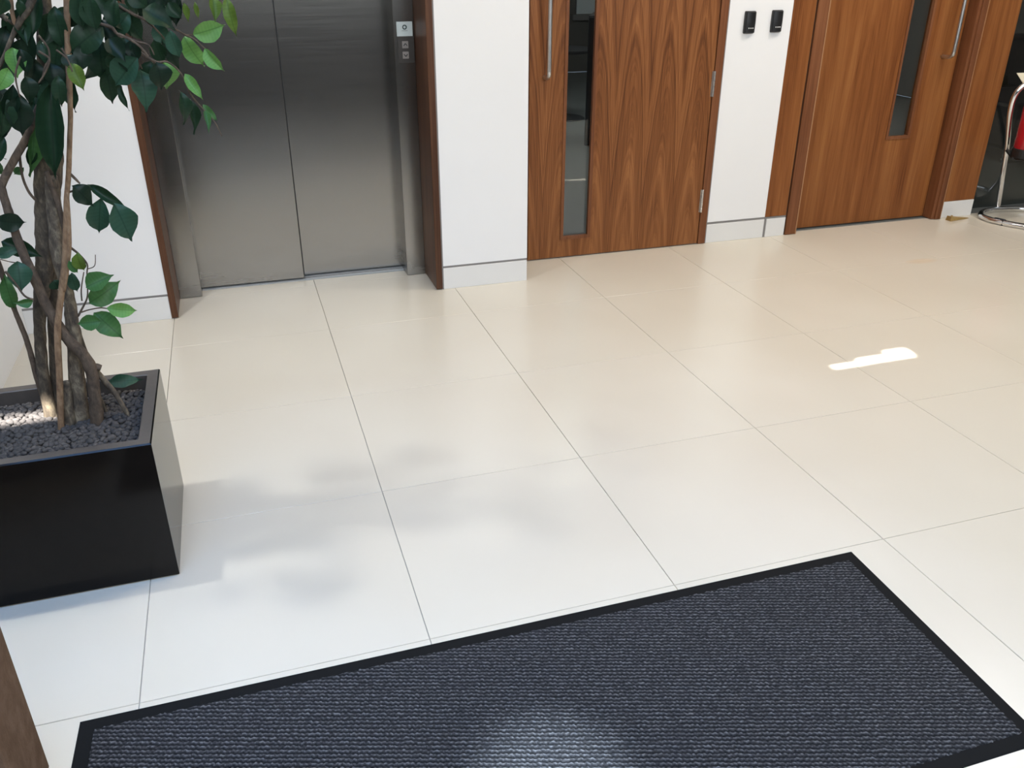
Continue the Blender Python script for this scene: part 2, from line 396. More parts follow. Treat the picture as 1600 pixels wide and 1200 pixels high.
# call panel
cp = empty('lift_call_panel', (.475, 2.373, .94))
tag(cp, 'dark lift call panel with up and down arrow buttons on steel jamb', 'call panel')
part(cp, 'face_plate', 'panel_dark', .443, .511, 2.369, 2.373, .942, 1.045, bev=.0008)
def arrow(bm, cx, cz, up, y):
    s_ = 1 if up else -1
    for sx in (-1, 1):
        a = Vector((cx, y, cz + .005 * s_)); e = Vector((cx + sx * .0075, y, cz - .004 * s_))
        tube(bm, [a, e], .0017, seg=6, n=1)
for cz, up in ((1.014, True), (.973, False)):
    b_ = part(cp, 'button', 'btn', .460, .486, 2.365, 2.369, cz - .014, cz + .014, bev=.0012)
    bm = bmesh.new(); arrow(bm, .473 - .475, cz - .94, up, -.0085); mk('arrow', bm, M['black'], b_)
sg = empty('lift_sign', (.475, 2.369, 1.046)); tag(sg, 'small square pale sign with dark ring mark above lift call buttons', 'sign')
part(sg, 'plate', 'sign_white', .441, .507, 2.368, 2.373, 1.047, 1.103, bev=.0006)
bm = bmesh.new()
tube(bm, [Vector((.0075 * math.cos(a * math.pi / 6) - .001, -.0016, .036 + .0075 * math.sin(a * math.pi / 6))) for a in range(12)], .0022, seg=6, n=2, closed=True)
mk('ring_mark', bm, M['ink'], sg)
bm = bmesh.new()
for k in range(5): box(bm, -.013 + k * .005, -.0095 + k * .005, -.0014, -.0008, .0215, .0232)
mk('print_line', bm, M['ink'], sg)

# setting: walnut door with narrow vision panel (door_2)
def vision_door(name, x0, x1, yf, g, wood_, hinge, handle_x, handle_z, proj):
    d = empty(name, (x0, yf, 0)); d['kind'] = 'structure'
    gx0, gx1, gz0, gz1 = g
    bm = bmesh.new()
    plate(bm, [0, x1 - x0], [.006, 2.1], [(gx0 - x0, gx1 - x0, gz0, gz1)], lambda u_, v_: Vector((u_, 0, v_)), lambda u_, v_: Vector((u_, .044, v_)))
    lf = mk('door_leaf', bm, M[wood_], d)
    gl = part(d, 'pane', 'glass', gx0, gx1, yf + .018, yf + .026, gz0, gz1)
    bw = .011
    bead = bmesh.new()
    a0, a1 = gx0 - x0, gx1 - x0
    plate(bead, [a0 - .004, a1 + .004], [gz0 - .004, gz1 + .004], [(a0 + bw, a1 - bw, gz0 + bw, gz1 - bw)], lambda u_, v_: Vector((u_, -.004, v_)), lambda u_, v_: Vector((u_, .016, v_)))
    mk('glazing_bead', bead, M['frame_wood'], d)
    hx = handle_x - x0
    bm = bmesh.new()
    top = handle_z + .6; r = .03
    P = [Vector((hx, 0, handle_z)), Vector((hx, -proj + r, handle_z)), Vector((hx, -proj + r * .3, handle_z + r * .3)), Vector((hx, -proj, handle_z + r)),
         Vector((hx, -proj, top - r)), Vector((hx, -proj + r * .3, top - r * .3)), Vector((hx, -proj + r, top)), Vector((hx, 0, top))]
    Q = P[:1] + [P[1]] + [P[2]] + [P[3]] + [P[3].lerp(P[4], t / 4) for t in (1, 2, 3)] + P[4:]
    tube(bm, Q, .0095, seg=14, n=3)
    mk('pull_handle', bm, M['satin'], d, smooth=True)
    bm = bmesh.new()
    return d
d2 = vision_door('door_2', 1.035, 1.964, 2.402, (1.205, 1.355, .098, 1.95), 'walnut', None, 1.106, .858, .062)
part(d2, 'door_frame', 'frame_wood', 1.968, 2.008, 2.398, 2.5, .002, 2.12, bev=.001, seg=1)
part(d2, 'door_frame', 'frame_wood', .99, 1.031, 2.398, 2.5, .002, 2.12, bev=.001, seg=1)
part(d2, 'door_frame', 'frame_wood', 1.031, 1.968, 2.41, 2.5, 2.104, 2.12)
for zc in (.228, .796, 1.6):
    bm = bmesh.new()
    for k in range(5):
        lathe(bm, [(.0055, -.058 + k * .0235), (.006, -.0575 + k * .0235), (.006, -.0365 + k * .0235), (.0055, -.036 + k * .0235)], (1.966 - 1.035, -.006, zc), seg=12)
    box(bm, 1.957 - 1.035, 1.966 - 1.035, -.002, 0, zc - .058, zc + .058)
    mk('hinge', bm, M['satin'], d2)
d3 = vision_door('door_3', 2.602, 3.458, 2.478, (3.10, 3.25, .46, 1.95), 'walnut_red', None, 3.36, .872, .075)
bm = bmesh.new()
part(d3, 'door_frame', 'frame_wood', 2.494, 2.560, 2.400, 2.53, .002, 2.12, bev=.001, seg=1)
part(d3, 'lipping', 'light_wood', 2.5555, 2.5605, 2.3985, 2.405, .002, 2.12)
part(d3, 'lipping', 'light_wood', 3.5125, 3.5155, 2.3985, 2.426, .002, 2.12)
part(d3, 'door_stop', 'frame_wood', 2.560, 2.598, 2.470, 2.53, .002, 2.12)
part(d3, 'door_frame', 'frame_wood', 3.463, 3.482, 2.412, 2.53, .002, 2.12, bev=.001, seg=1)
part(d3, 'architrave', 'frame_wood', 3.480, 3.514, 2.400, 2.53, .002, 2.12, bev=.002, seg=1)
part(d3, 'door_frame', 'frame_wood', 2.56, 3.463, 2.412, 2.53, 2.104, 2.12)

# room behind the doors: a table, a dark cabinet, a low white blind
t = on(889, 184, 0); print('TABLE', t, at(890, 76, t.y).z)
tb = empty('bistro_table', (t.x - .06, t.y, 0)); tag(tb, 'small dark round pedestal table seen through the first door glass', 'table')
bm = bmesh.new(); lathe(bm, [(.27, .575), (.28, .58), (.28, .598), (.27, .602)], (0, 0, 0), seg=36); mk('tabletop', bm, M['dark_room'], tb)
bm = bmesh.new(); lathe(bm, [(.02, .018), (.02, .575)], (0, 0, 0), seg=16); mk('pedestal', bm, M['dark_room'], tb)
bm = bmesh.new(); lathe(bm, [(.19, .0), (.2, .004), (.18, .014), (.03, .02)], (0, 0, 0), seg=32); mk('base', bm, M['dark_room'], tb)
t = on(912, 228, 0); print('CAB', t, at(915, 25, t.y).z)
cb = empty('dark_cabinet', (t.x, t.y, 0)); cb.rotation_euler.z = -.47; tag(cb, 'tall black cabinet behind the first door glass, right of the table', 'cabinet')
bx('carcass', M['dark_room'], cb, 0, .55, .02, .5, 0, .945, bev=.004)
bx('door', M['dark_room'], cb, .005, .272, 0, .018, .03, .935, bev=.002); bx('door', M['dark_room'], cb, .278, .545, 0, .018, .03, .935, bev=.002)
q_ = at(901, 22, 9.36); wb = empty('window_2', (q_.x, 9.38, q_.z - .12)); wb['kind'] = 'structure'
bx('blind', M['window_white'], wb, 0, 1.7, -.02, 0, .12, 1.6)
bx('window_frame', M['bead'], wb, -.05, 1.75, -.03, 0, .05, .115)
# black sofa and rail beyond the glazed partition
q_ = on(1575, 258, 0); sf = empty('black_sofa', (q_.x + 1.15, q_.y + .42, 0)); tag(sf, 'low black sofa standing beyond the dark glass partition', 'sofa')
bx('seat', M['dark_room'], sf, -1.2, 1.2, -.4, .4, .10, .42, bev=.03); bx('backrest', M['dark_room'], sf, -1.2, 1.2, .25, .45, .42, .8, bev=.03)
bx('chrome_rail', M['chrome'], sf, -1.15, 1.15, -.36, -.33, .0, .03, bev=.006)
for sx in (-1.1, 1.1):
    for sy in (-.35, .35): bx('leg', M['chrome'], sf, sx - .02, sx + .02, sy - .02, sy + .02, 0, .10)

# ------------------------------------------------------------------ card readers on the white wall
def reader(xc, z0, label):
    e = empty('card_reader', (xc, YR, z0)); tag(e, label, 'card reader')
    bm = bmesh.new()
    # bulged body: profile across x
    nx = 10; rows = []
    for zz, inset in ((0, .006), (.004, .001), (.05, 0), (.093, .001), (.098, .006)):
        r_ = []
        for k in range(nx + 1):
            t_ = -1 + 2 * k / nx
            r_.append(bm.verts.new((t_ * (.0285 - inset * .5), -(.010 + .011 * math.sqrt(max(0, 1 - t_ * t_ * .96)) - inset), zz)))
        rows.append(r_)
    for A, B in zip(rows, rows[1:]):
        for k in range(nx): bm.faces.new((A[k], A[k + 1], B[k + 1], B[k]))
    back = [[bm.verts.new((v.co.x, 0, v.co.z)) for v in (r_[0], r_[-1])] for r_ in rows]
    for i in range(len(rows) - 1):
        bm.faces.new((rows[i][0], rows[i + 1][0], back[i + 1][0], back[i][0])); bm.faces.new((rows[i][-1], rows[i + 1][-1], back[i + 1][1], back[i][1]))
    bm.faces.new(rows[0] + [back[0][1], back[0][0]]); bm.faces.new(rows[-1] + [back[-1][1], back[-1][0]])
    mk('housing', bm, M['black'], e, smooth=False)
    for k in (-1, 0, 1):
        bm = bmesh.new(); bmesh.ops.create_icosphere(bm, subdivisions=2, radius=.0028)
        o = mk('indicator', bm, M['dots'], e); o.location = (k * .0105 + .001, -.0212, .024)
    return e
reader(2.127, 1.017, 'black card reader, left of the pair, nearer the boldly grained walnut door')
reader(2.273, 1.019, 'black card reader, right of the pair, nearer the plainer reddish wooden door')

# ------------------------------------------------------------------ entrance mat
C4 = [Vector((-.708, -.016, 0)), Vector((1.087, -.020, 0)), Vector((1.070, -.630, 0)), Vector((-.722, -.626, 0))]
def matp(a, b_, z=0):
    p = C4[0].lerp(C4[1], a).lerp(C4[3].lerp(C4[2], a), b_); p.z = z; return p
mat = empty('entrance_mat', (0, 0, 0)); tag(mat, 'charcoal grey ribbed entrance mat with black rubber edge on cream tiles', 'mat')
W_, D_ = 1.795, .61; ba, bb = .030 / W_, .030 / D_
bm = bmesh.new()
def ring(a, z): return [bm.verts.new(matp(x, y, z)) for x, y in ((a * ba, a * bb), (1 - a * ba, a * bb), (1 - a * ba, 1 - a * bb), (a * ba, 1 - a * bb))]
R_ = [ring(0, .0002), ring(.06, .0018), ring(1.25, .003)]
for A, B in zip(R_, R_[1:]):
    for k in range(4): bm.faces.new((A[k], A[(k + 1) % 4], B[(k + 1) % 4], B[k]))
bm.faces.new(R_[-1]); bm.faces.new(R_[0][::-1])
mk('rubber_border', bm, M['rubber'], mat)
bm = bmesh.new(); lay = bm.verts.layers.float.new('tuft')
NX, NY = 760, 262
ca, sa = math.cos(math.radians(17.5)), math.sin(math.radians(17.5))
grid = []
for j in range(NY + 1):
    row = []
    for i in range(NX + 1):
        a = ba + (1 - 2 * ba) * i / NX; b2 = bb + (1 - 2 * bb) * j / NY
        p = matp(a, b2)
        edge = min(i, NX - i, j, NY - j)
        s_ = p.x * ca - p.y * sa; t_ = p.x * sa + p.y * ca          # s runs along the ribs
        t2 = t_ + .0022 * noise.noise(Vector((s_ * 70, t_ * 45, 0))) + .0010 * math.sin(s_ * 620)
        h = .5 + .5 * math.sin(t2 * 2 * math.pi / .0098)
        h = h * (.62 + .55 * noise.noise(Vector((s_ * 190, t_ * 190, 3.1)))) 
        h = max(0, min(1, h + .18 * noise.noise(Vector((s_ * 420, t_ * 300, 9)))))
        z = .0032 + .0042 * h
        if edge == 0:
            jit = .0042 * noise.noise(Vector((p.x * 110, p.y * 110, 5))) + .002 * noise.noise(Vector((p.x * 300, p.y * 300, 1)))
            c_ = matp(.5, .5); dv = Vector((1 if i == NX else -1 if i == 0 else 0, 1 if j == 0 else -1 if j == NY else 0, 0))
            p += dv * jit; z = .0028
        p.z = z; v_ = bm.verts.new(p); v_[lay] = h; row.append(v_)
    grid.append(row)
for j in range(NY):
    for i in range(NX): bm.faces.new((grid[j][i], grid[j + 1][i], grid[j + 1][i + 1], grid[j][i + 1]))
me = bpy.data.meshes.new('pile'); bm.to_mesh(me); bm.free(); me.materials.append(M['pile'])
for p in me.polygons: p.use_smooth = True
o = link('pile', me, mat); o['kind'] = 'stuff'

# ------------------------------------------------------------------ potted ficus
PX0, PX1, PY0, PY1, PH = -.955, -.533, .398, .806, .372
pot = empty('potted_ficus', ((PX0 + PX1) / 2, (PY0 + PY1) / 2, 0))
tag(pot, 'tall potted ficus tree in a glossy black cube planter by the lift', 'potted plant')
PL = pot.location.copy()
bm = bmesh.new(); rw = .030; iz = .30
def ring4(i, z): return [bm.verts.new((x, y, z)) for x, y in ((PX0 + i - PL.x, PY0 + i - PL.y), (PX1 - i - PL.x, PY0 + i - PL.y), (PX1 - i - PL.x, PY1 - i - PL.y), (PX0 + i - PL.x, PY1 - i - PL.y))]
RR = [ring4(.004, 0), ring4(.0, .004), ring4(0, PH - .003), ring4(.003, PH), ring4(rw - .002, PH), ring4(rw, PH - .002), ring4(rw, iz)]
fc = []
for q, (A, B) in enumerate(zip(RR, RR[1:])):
    for k in range(4):
        f_ = bm.faces.new((A[k], A[(k + 1) % 4], B[(k + 1) % 4], B[k])); f_.material_index = 1 if q >= 3 else 0
bm.faces.new(RR[0][::-1]); f_ = bm.faces.new(RR[-1]); f_.material_index = 1
pl = mk('planter', bm, M['lacquer'], pot); pl.data.materials.append(M['rim'])
bm = bmesh.new(); box(bm, PX0 + rw + .001 - PL.x, PX1 - rw - .001 - PL.x, PY0 + rw + .001 - PL.y, PY1 - rw - .001 - PL.y, iz, .326)
mk('soil', bm, M['soil'], pot)
# pebbles
pm = []
for k in range(6):
    bm = bmesh.new(); bmesh.ops.create_icosphere(bm, subdivisions=2, radius=1)
    for v in bm.verts:
        v.co *= 1 + .28 * noise.noise(v.co * 1.1 + Vector((k * 7, 0, 0))); v.co.z *= .68
    me = bpy.data.meshes.new('pebble'); bm.to_mesh(me); bm.free(); me.materials.append(M['pebble'])
    for p in me.polygons: p.use_smooth = True
    pm.append(me)
spots = []
ix0, ix1, iy0, iy1 = PX0 + rw + .007, PX1 - rw - .007, PY0 + rw + .007, PY1 - rw - .007
step = .0132
for lev in (0, 1):
    y = iy0 + lev * step * .5; r_ = 0
    while y < iy1:
        x = ix0 + (r_ % 2) * step * .5 + lev * step * .4
        while x < ix1:
            if lev == 0 or random.random() < .72:
                zz = .330 + lev * .0055 + random.uniform(-.001, .003) + .004 * noise.noise(Vector((x * 12, y * 12, 0)))
                spots.append(Vector((min(ix1, max(ix0, x + random.uniform(-.004, .004))), min(iy1, max(iy0, y + random.uniform(-.004, .004))), zz)))
            x += step
        y += step * .87; r_ += 1
top = sorted([s_ for s_ in spots if s_.z > .3345 and s_.x > -.92], key=lambda s_: (s_ - CAM).length)[:300]
tops = set(id(s_) for s_ in top)
rest = bmesh.new()
for s_ in spots:
    me = random.choice(pm); r_ = random.uniform(.0062, .0092)
    mt = Matrix.Translation(s_ - PL) @ Matrix.Rotation(random.uniform(0, 6.3), 4, 'Z') @ Matrix.Rotation(random.uniform(-.5, .5), 4, 'X') @ Matrix.Diagonal((r_, r_ * random.uniform(.75, 1), r_, 1))
    if id(s_) in tops:
        o = link('pebble', me, pot); o.matrix_local = mt
    else:
        t_ = bmesh.new(); t_.from_mesh(me); t_.transform(mt); join(rest, t_)
o = mk('pebble_bed', rest, M['pebble'], pot, smooth=True, kind='stuff')

def stem(name, pts, m, Y, seg=12, wob=.12, dy=0, label=None, n=6, sink=True):
    """pts: (px, py, half width in px); the stem stands in the plane Y, leaning by dy from its foot to its top"""
    P, R = [], []
    for k, (px, py, h) in enumerate(pts):
        yy = Y + dy * (1 - k / max(1, len(pts) - 1)) if dy else Y
        q = at(px, py, yy); P.append(q); R.append(h * depth(q) / F)
    if sink:
        q = P[-1].copy()
        if q.z > .325: q = q + (P[-1] - P[-2]).normalized() * ((q.z - .318) / max(.2, -(P[-1] - P[-2]).normalized().z)); P.append(q); R.append(R[-1])
    bm = bmesh.new(); tube(bm, [p - PL for p in P], R, seg=seg, n=n, wob=wob)
    o = mk(name, bm, M[m], pot, smooth=True)
    if label: o['label'] = label
    return o
stem('trunk', [(58, -150, 8), (66, -60, 10), (68, 0, 11), (70, 50, 12), (72, 100, 14), (74, 150, 17), (76, 200, 19), (77, 250, 20), (74, 300, 19), (73, 350, 17), (71, 400, 14), (66, 450, 12), (62, 500, 9), (65, 560, 8.5), (71, 610, 9), (78, 640, 10)], 'bark', .68)
stem('trunk', [(74, 330, 12), (76, 400, 12), (81, 460, 9), (82, 520, 6.5), (84, 570, 6.5), (88, 620, 7)], 'bark', .70)
stem('trunk', [(80, 275, 9), (84, 320, 11), (87, 360, 10.5), (91, 400, 10), (101, 440, 8.5), (109, 470, 8.5), (112, 500, 10), (116, 530, 11), (119, 580, 11.5), (124, 630, 12.5), (128, 664, 14)], 'bark_speckled', .645, label='pale speckled bark trunk')
stem('trunk', [(104, -140, 5), (104, -40, 5), (105, 25, 5), (106, 60, 5), (107, 100, 5), (110, 174, 3.8), (109, 217, 3.8), (107, 274, 4), (104, 310, 4), (103, 350, 4.2), (102, 395, 4.6), (98, 440, 5), (92, 490, 5), (90, 524, 5), (93, 590, 4.8), (95, 654, 4.8)], 'cane', .60, wob=.05, label='slender tan cane')
stem('trunk', [(105, 300, 2.5), (107, 345, 3.5), (108, 385, 3.6), (105, 420, 3.2), (100, 455, 2.5)], 'cane', .597, wob=.05, sink=False)
stem('trunk', [(104, 596, 5), (105, 620, 7.5), (108, 662, 9)], 'bark_speckled', .625)
stem('branch', [(60, 165, 4), (44, 210, 5.5), (25, 245, 6), (4, 285, 6), (4, 300, 6), (13, 330, 6.5), (26, 370, 6.5), (39, 402, 7), (56, 440, 7.5), (72, 475, 7.5), (90, 507, 8), (108, 533, 8.5), (128, 552, 9), (142, 577, 9.5), (147, 610, 9), (150, 640, 10)], 'twig', .615)
stem('branch', [(142, 570, 5), (150, 580, 5), (166, 598, 4.2), (178, 612, 4), (188, 628, 3.6)], 'bark_speckled', .63)
stem('branch', [(140, 575, 6), (150, 573, 5.5), (158, 575, 5)], 'twig', .622, sink=False)
stem('branch', [(120, 505, 2.5), (127, 530, 3), (137, 560, 3.2), (146, 600, 3.5), (158, 626, 3)], 'bark', .66)
stem('branch', [(-8, 395, 3.5), (2, 425, 4.5), (12, 452, 4), (24, 487, 3.8), (40, 527, 4), (50, 560, 4.2), (58, 590, 4.5), (70, 628, 4.8), (74, 645, 5)], 'twig', .69)
stem('branch', [(72, 268, 3.5), (80, 290, 4), (91, 318, 4), (97, 345, 3.5), (102, 372, 2.5)], 'twig', .62, sink=False)
stem('branch', [(60, -60, 5), (50, 0, 6), (30, 35, 5), (18, 60, 3.5), (5, 92, 3.2), (-15, 130, 3)], 'bark', .60, sink=False)
stem('branch', [(14, -40, 3.5), (17, 0, 3.5), (19, 20, 3.2), (24, 40, 3)], 'cane', .60, sink=False)
stem('branch', [(-20, 0, 4), (0, 22, 4.5), (25, 38, 4), (45, 50, 3)], 'bark', .62, sink=False)
stem('branch', [(30, 240, 2.2), (35, 275, 2), (44, 298, 2), (55, 312, 2)], 'twig', .64, sink=False)
# long drooping branches to the right
TW = [
 [(100, 20, 3), (130, 30, 2.6), (160, 38, 2.4), (175, 43, 2.4), (183, 53, 2.4), (205, 70, 2.4), (227, 87, 2.2), (246, 97, 1.8), (262, 97, 1.5), (283, 115, 1.3), (297, 146, 1.2), (317, 170, 1.2), (335, 190, 1), (347, 213, .8)],
 [(182, 52, 1.8), (200, 60, 1.8), (218, 72, 1.8), (232, 88, 1.6)],
 [(213, 78, 1.6), (215, 92, 1.3), (222, 108, 1.2)],
 [(150, -30, 3), (170, -5, 2.6), (190, 12, 2.4), (220, 28, 2.2), (250, 37, 1.8), (274, 46, 1.5), (290, 54, 1.3), (302, 54, 1)],
 [(289, 54, 1.2), (305, 62, 1), (320, 76, .9)],
 [(225, 30, 1.6), (243, 45, 1.4), (258, 62, 1.2)],
 [(330, -30, 1.5), (345, 0, 1.2), (350, 12, 1), (358, 22, .8)],
 [(104, 301, 2.0), (118, 298, 1.5), (147, 296, 1.2), (165, 308, 1.1), (178, 318, 1)],
 [(106, 268, 2.2), (118, 280, 2.2), (125, 287, 1.2)],
 [(122, 494, 1.8), (129, 481, 1.6), (136, 466, 1.3), (137, 449, 1.1), (136, 427, 1.1), (136, 412, 1.2), (122, 396, 1.8), (109, 386, 2.0)],
 [(127, 488, 1.2), (139, 484, 1), (156, 481, 1), (167, 482, .9)],
 [(128, 470, 1.2), (127, 452, 1), (131, 425, .8)],
 [(138, 420, .8), (148, 415, .7), (149, 398, .6)],
 [(60, 80, 2), (76, 90, 1.6), (76, 100, 1.5), (68, 118, 1.4), (60, 130, 1)],
 [(96, 75, 1.6), (105, 90, 1.4), (116, 105, 1)],
 [(14, 72, 1.5), (22, 82, 1.2)], [(12, 90, 2), (14, 108, 1.4)],
 [(155, 36, 1.6), (180, 49, 1.5), (200, 69, 1.5), (222, 86, 1.4), (247, 99, 1)], [(186, 52, 1.3), (212, 64, 1.3), (232, 70, 1.2), (241, 86, 1)], [(60, 55, 1.6), (75, 75, 1.6), (77, 92, 1.5), (70, 105, 1.4), (66, 124, 1)], [(88, 78, 1.6), (105, 92, 1.4), (113, 112, 1)], [(32, 88, 1.5), (24, 118, 1.5), (31, 152, 1)],
 [(52, 468, 1.6), (38, 462, 1.6), (22, 440, 1.6), (8, 424, 2)], [(28, 411, 1), (15, 409, .8), (0, 405, .7)]]
for k, tw in enumerate(TW): stem('branch', tw, 'twig', (.53 if 18 <= k < 23 or k in (1, 13, 14) else .60) + .012 * (k % 4), seg=7, wob=0, n=4, sink=False)

# leaves
def leafmesh(fold, curl, wav):
    bm = bmesh.new(); NL, NW = 10, 4
    prof = [0.02, .50, .80, .95, 1.0, .97, .87, .70, .44, .13, .012]
    rows = []
    for i in range(NL + 1):
        t_ = i / NL; hw = .5 * prof[i]; r_ = []
        for k in range(NW + 1):
            q = -1 + 2 * k / NW
            z = fold * abs(q) * hw - curl * (t_ - .3) ** 2 + wav * math.sin(t_ * 9 + q * 1.5) * abs(q) * .06
            r_.append(bm.verts.new((q * hw * (1 + .03 * math.sin(t_ * 21 + k)), t_, z)))
        rows.append(r_)
    for A, B in zip(rows, rows[1:]):
        for k in range(NW): bm.faces.new((A[k], A[k + 1], B[k + 1], B[k]))
    me = bpy.data.meshes.new('leaf'); bm.to_mesh(me); bm.free()
    me.materials.append(LM['m'])
    for p in me.polygons: p.use_smooth = True
    return me
LV = [leafmesh(.35, .25, 1), leafmesh(.15, .45, 1.3), leafmesh(.55, .15, .7), leafmesh(.25, .7, 1)]
leafcount = 0
def leaf3(A, B, wid, tone, up, tilt, parent=pot, origin=None):
    global leafcount
    yv = (B - A); L = yv.length; yv.normalize()
    nv = (up - yv * up.dot(yv)).normalized(); xv = yv.cross(nv)
    rt = Matrix.Rotation(tilt, 3, yv); nv = rt @ nv; xv = rt @ xv
    o = link('leaf', LV[leafcount % 4], parent); leafcount += 1
    A = A - (origin if origin is not None else PL)
    o.matrix_local = Matrix(((xv.x * wid, yv.x * L, nv.x * L, A.x), (xv.y * wid, yv.y * L, nv.y * L, A.y), (xv.z * wid, yv.z * L, nv.z * L, A.z), (0, 0, 0, 1)))
    o.material_slots[0].link = 'OBJECT'; o.material_slots[0].material = LM[tone]
    return o
rl = random.Random(5)
def leaf(x0, y0, x1, y1, wpx, tone, Y=None):
    Y = Y if Y is not None else rl.uniform(.54, .66)
    A = at(x0, y0, Y); B = at(x1, y1, Y + rl.uniform(-.025, .015)); wid = wpx * depth(A) / F * 1.13
    leaf3(A, B, wid, tone, (CAM - A).normalized(), rl.uniform(-.45, .45))
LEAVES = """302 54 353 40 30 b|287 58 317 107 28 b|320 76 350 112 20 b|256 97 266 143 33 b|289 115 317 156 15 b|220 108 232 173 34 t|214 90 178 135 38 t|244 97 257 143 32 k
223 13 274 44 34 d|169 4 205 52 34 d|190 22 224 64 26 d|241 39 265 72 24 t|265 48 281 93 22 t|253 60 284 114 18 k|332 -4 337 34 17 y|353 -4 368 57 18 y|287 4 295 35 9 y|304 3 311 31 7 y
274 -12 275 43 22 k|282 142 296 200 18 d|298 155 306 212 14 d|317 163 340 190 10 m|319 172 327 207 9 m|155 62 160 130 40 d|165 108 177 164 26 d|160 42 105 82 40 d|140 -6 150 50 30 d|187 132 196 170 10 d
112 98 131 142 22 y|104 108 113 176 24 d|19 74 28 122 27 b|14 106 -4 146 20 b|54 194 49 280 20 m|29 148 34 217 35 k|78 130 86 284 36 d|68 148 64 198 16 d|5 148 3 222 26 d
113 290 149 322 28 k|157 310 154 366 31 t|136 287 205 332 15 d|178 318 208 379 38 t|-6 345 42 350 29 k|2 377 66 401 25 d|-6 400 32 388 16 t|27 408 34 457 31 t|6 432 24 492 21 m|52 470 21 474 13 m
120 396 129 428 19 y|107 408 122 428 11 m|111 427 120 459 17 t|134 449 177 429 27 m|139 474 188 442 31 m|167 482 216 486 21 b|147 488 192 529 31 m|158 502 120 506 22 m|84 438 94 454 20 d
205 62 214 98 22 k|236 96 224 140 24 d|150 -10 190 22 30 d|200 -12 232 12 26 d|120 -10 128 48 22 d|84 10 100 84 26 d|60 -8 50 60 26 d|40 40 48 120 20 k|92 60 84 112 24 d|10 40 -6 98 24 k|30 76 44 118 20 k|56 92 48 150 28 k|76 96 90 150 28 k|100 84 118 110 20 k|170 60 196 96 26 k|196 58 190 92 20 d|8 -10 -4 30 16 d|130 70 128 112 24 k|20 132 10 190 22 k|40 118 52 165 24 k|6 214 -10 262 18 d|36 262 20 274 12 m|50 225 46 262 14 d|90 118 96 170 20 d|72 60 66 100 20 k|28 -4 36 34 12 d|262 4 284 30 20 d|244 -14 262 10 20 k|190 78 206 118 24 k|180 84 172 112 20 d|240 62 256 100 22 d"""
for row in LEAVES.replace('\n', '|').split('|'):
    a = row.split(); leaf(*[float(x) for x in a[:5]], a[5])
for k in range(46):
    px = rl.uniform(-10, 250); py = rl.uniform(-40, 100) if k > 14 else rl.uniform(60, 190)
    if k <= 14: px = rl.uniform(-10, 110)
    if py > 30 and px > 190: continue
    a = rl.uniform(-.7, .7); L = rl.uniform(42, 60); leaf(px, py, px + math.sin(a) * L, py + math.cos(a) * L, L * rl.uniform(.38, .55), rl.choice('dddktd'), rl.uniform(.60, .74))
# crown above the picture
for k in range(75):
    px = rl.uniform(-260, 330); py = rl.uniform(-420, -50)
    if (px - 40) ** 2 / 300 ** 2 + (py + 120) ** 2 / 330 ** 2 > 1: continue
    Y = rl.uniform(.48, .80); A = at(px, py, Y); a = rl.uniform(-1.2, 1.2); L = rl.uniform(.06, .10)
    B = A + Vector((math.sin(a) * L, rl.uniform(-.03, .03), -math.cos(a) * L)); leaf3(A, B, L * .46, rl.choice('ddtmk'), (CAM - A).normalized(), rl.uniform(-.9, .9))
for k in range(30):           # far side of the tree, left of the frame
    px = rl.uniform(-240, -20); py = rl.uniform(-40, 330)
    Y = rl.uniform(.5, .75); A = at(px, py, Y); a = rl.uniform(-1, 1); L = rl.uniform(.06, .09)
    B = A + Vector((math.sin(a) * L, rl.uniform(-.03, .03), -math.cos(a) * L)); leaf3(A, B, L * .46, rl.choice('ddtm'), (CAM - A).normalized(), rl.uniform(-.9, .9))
# fallen leaf on the pebbles
fa = at(168, 598, .742); fb = at(222, 592, .745)
lf = leaf3(fa, fb, .034, 't', Vector((0, -.85, .5)), 0, parent=None, origin=Vector((0, 0, 0)))
tag(lf, 'fallen dark green leaf on pebbles at the planter back corner', 'leaf')
lf.name = 'fallen_leaf'

# ------------------------------------------------------------------ brown armchair, mostly out of frame at the left
P0 = on(89, 1226, 0)
AX, AY = P0.x, P0.y
ch = empty('armchair', (AX - .4, AY - .4, 0)); tag(ch, 'brown suede armchair arm at the bottom left corner beside the mat', 'armchair')
def cpart(name, m, *a, **k): return part(ch, name, m, *a, **k)
cpart('arm', 'suede', AX - .74, AX, AY - .16, AY, .05, .60, bev=.006)
cpart('arm', 'suede', AX - .74, AX, AY - .86, AY - .70, .05, .60, bev=.006)
cpart('seat', 'suede', AX - .74, AX - .01, AY - .70, AY - .16, .12, .42, bev=.02, seg=3)
cpart('backrest', 'suede', AX - .90, AX - .70, AY - .84, AY - .02, .08, .78, bev=.02, seg=3)
for sx in (-.04, -.80):
    for sy in (-.06, -.80): cpart('foot', 'black', AX + sx - .02, AX + sx + .02, AY + sy - .02, AY + sy + .02, 0, .06)

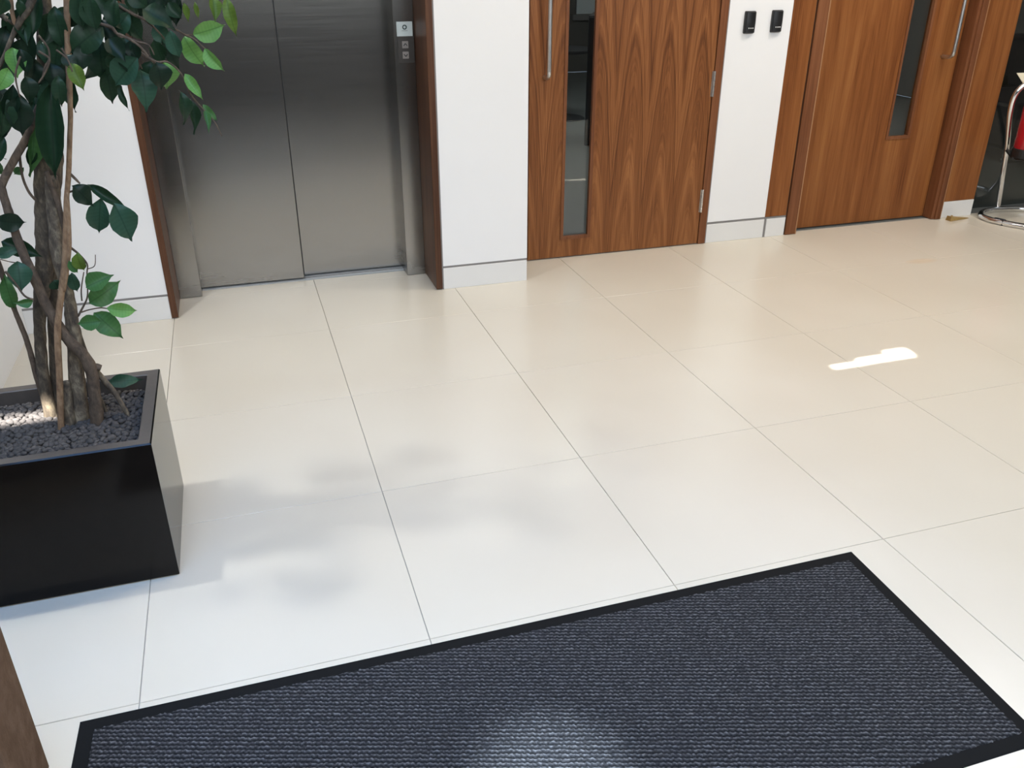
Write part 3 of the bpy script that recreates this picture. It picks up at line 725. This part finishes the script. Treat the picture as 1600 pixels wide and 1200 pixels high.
# ------------------------------------------------------------------ door wedge
A = on(1481, 345, 0); B = on(1512, 341, 0)
dw = empty('door_wedge', A); tag(dw, 'small brass coloured door wedge on tiles by the white skirting', 'door wedge')
dv = (B - A); L = dv.length; dv.normalize(); pv = Vector((-dv.y, dv.x, 0))
bm = bmesh.new()
def wp(a, s_, z): return bm.verts.new(dv * a + pv * s_ + Vector((0, 0, z)))
w0, w1 = .020, .007
q = [wp(0, -w0, .001), wp(0, w0, .001), wp(L, w1, .001), wp(L, -w1, .001), wp(.004, -w0 + .003, .026), wp(.004, w0 - .003, .026), wp(L, w1, .004), wp(L, -w1, .004)]
for f_ in ((3, 2, 1, 0), (4, 5, 6, 7), (0, 1, 5, 4), (1, 2, 6, 5), (2, 3, 7, 6), (3, 0, 4, 7)): bm.faces.new([q[k] for k in f_])
bmesh.ops.bevel(bm, geom=list(bm.edges), offset=.0012, segments=1, affect='EDGES')
mk('wedge_body', bm, M['brass'], dw)
bm = bmesh.new(); lathe(bm, [(.006, 0), (.0065, .001), (.0065, .004), (.004, .0055)], dv * .022 + Vector((0, 0, .0235)), seg=14); mk('stud', bm, M['brass'], dw)

# ------------------------------------------------------------------ fire extinguisher on chrome tubular stand
fs = empty('extinguisher_stand', (3.9, 2.3, 0)); tag(fs, 'chrome tubular fire extinguisher stand with hoop top before dark glass', 'stand')
FO = Vector(fs.location)
tr = .0155
base = [(1559, 327), (1543, 329), (1533, 333), (1534, 338), (1545, 342.5), (1562, 347), (1600, 354), (1640, 360), (1690, 356), (1700, 345), (1660, 333), (1600, 326.5)]
bm = bmesh.new(); tube(bm, [on(x, y, tr) - FO for x, y in base], tr, seg=14, n=5, closed=True); mk('floor_loop', bm, M['chrome'], fs, smooth=True)
a = on(1559, 326, tr)
up = [a, at(1560, 318, a.y - .004), at(1566, 278, a.y - .03), at(1573, 232, a.y - .06), at(1576, 200, a.y - .085), at(1578, 178, a.y - .10), at(1583, 156, a.y - .11), at(1592, 140, a.y - .12), at(1606, 131, a.y - .13), at(1630, 128, a.y - .14), at(1652, 140, a.y - .15), at(1662, 170, a.y - .15), at(1660, 240, a.y - .12), at(1650, 290, a.y - .10), on(1640, 330, tr)]
bm = bmesh.new(); tube(bm, [p - FO for p in up], .0145, seg=14, n=5); mk('hoop', bm, M['chrome'], fs, smooth=True)
bd = (on(1554, 344.5, tr) - FO, on(1569, 348.2, tr) - FO)
bm = bmesh.new(); tube(bm, [bd[0], bd[1]], tr * 1.22, seg=14, n=1); mk('rubber_band', bm, M['black'], fs)
ec = Vector((3.848, 2.234, 0))
bm = bmesh.new(); lathe(bm, [(.060, .349), (.062, .352), (.062, .358), (.060, .361)], ec - FO, seg=28); mk('shelf', bm, M['black'], fs)
h1 = at(1573, 234, a.y - .06)
bm = bmesh.new(); tube(bm, [h1 - FO, ec + Vector((-.05, .04, .354)) - FO], .010, seg=10, n=1); mk('bracket', bm, M['black'], fs)
ex = empty('fire_extinguisher', ec + Vector((0, 0, .361))); tag(ex, 'red fire extinguisher with black base held on the chrome stand', 'fire extinguisher')
bm = bmesh.new(); lathe(bm, [(.072, 0), (.082, .004), (.082, .045), (.078, .05)], (0, 0, 0), seg=32); mk('base_cup', bm, M['black'], ex, smooth=False)
bm = bmesh.new(); lathe(bm, [(.070, .046), (.078, .052), (.078, .26), (.072, .29), (.055, .315), (.03, .33), (.02, .334)], (0, 0, 0), seg=32); mk('cylinder', bm, M['red'], ex, smooth=True)
bm = bmesh.new(); lathe(bm, [(.02, .33), (.02, .365), (.014, .37)], (0, 0, 0), seg=18); box(bm, -.012, .09, -.012, .012, .372, .382, bev=.003); box(bm, -.012, .10, -.011, .011, .392, .401, bev=.003); mk('valve', bm, M['black'], ex)
bm = bmesh.new(); tube(bm, [Vector((.02, 0, .35)), Vector((.07, -.02, .345)), Vector((.10, -.03, .29)), Vector((.097, -.02, .18)), Vector((.088, 0, .1))], .009, seg=10); mk('hose', bm, M['black'], ex, smooth=True)
sn = empty('extinguisher_sign', at(1588, 114, 2.38)); tag(sn, 'cream sign plate with orange print tilted above the chrome hoop', 'sign')
SO = Vector(sn.location)
c0 = Vector((0, 0, 0)); cB = at(1613, 154, 2.345) - SO; cR = at(1660, 112, 2.33) - SO
nn = cR.cross(cB).normalized()
if nn.dot(CAM - SO) < 0: nn = -nn
def quad(name, s0, s1, t0, t1, off, th, m):
    bm = bmesh.new(); q = []
    for o_ in (off, off + th):
        q.append([bm.verts.new(cR * s_ + cB * t_ + nn * o_) for s_, t_ in ((s0, t0), (s1, t0), (s1, t1), (s0, t1))])
    bm.faces.new(q[0][::-1]); bm.faces.new(q[1])
    for k in range(4): bm.faces.new((q[0][k], q[0][(k + 1) % 4], q[1][(k + 1) % 4], q[1][k]))
    return mk(name, bm, M[m], sn)
quad('plate', 0, 1, 0, 1, 0, .003, 'cream_sign'); quad('print', .10, .92, .16, .86, .003, .0006, 'orange')
quad('symbol', .18, .30, .28, .72, .0036, .0004, 'cream_sign'); quad('symbol', .40, .52, .28, .72, .0036, .0004, 'cream_sign')
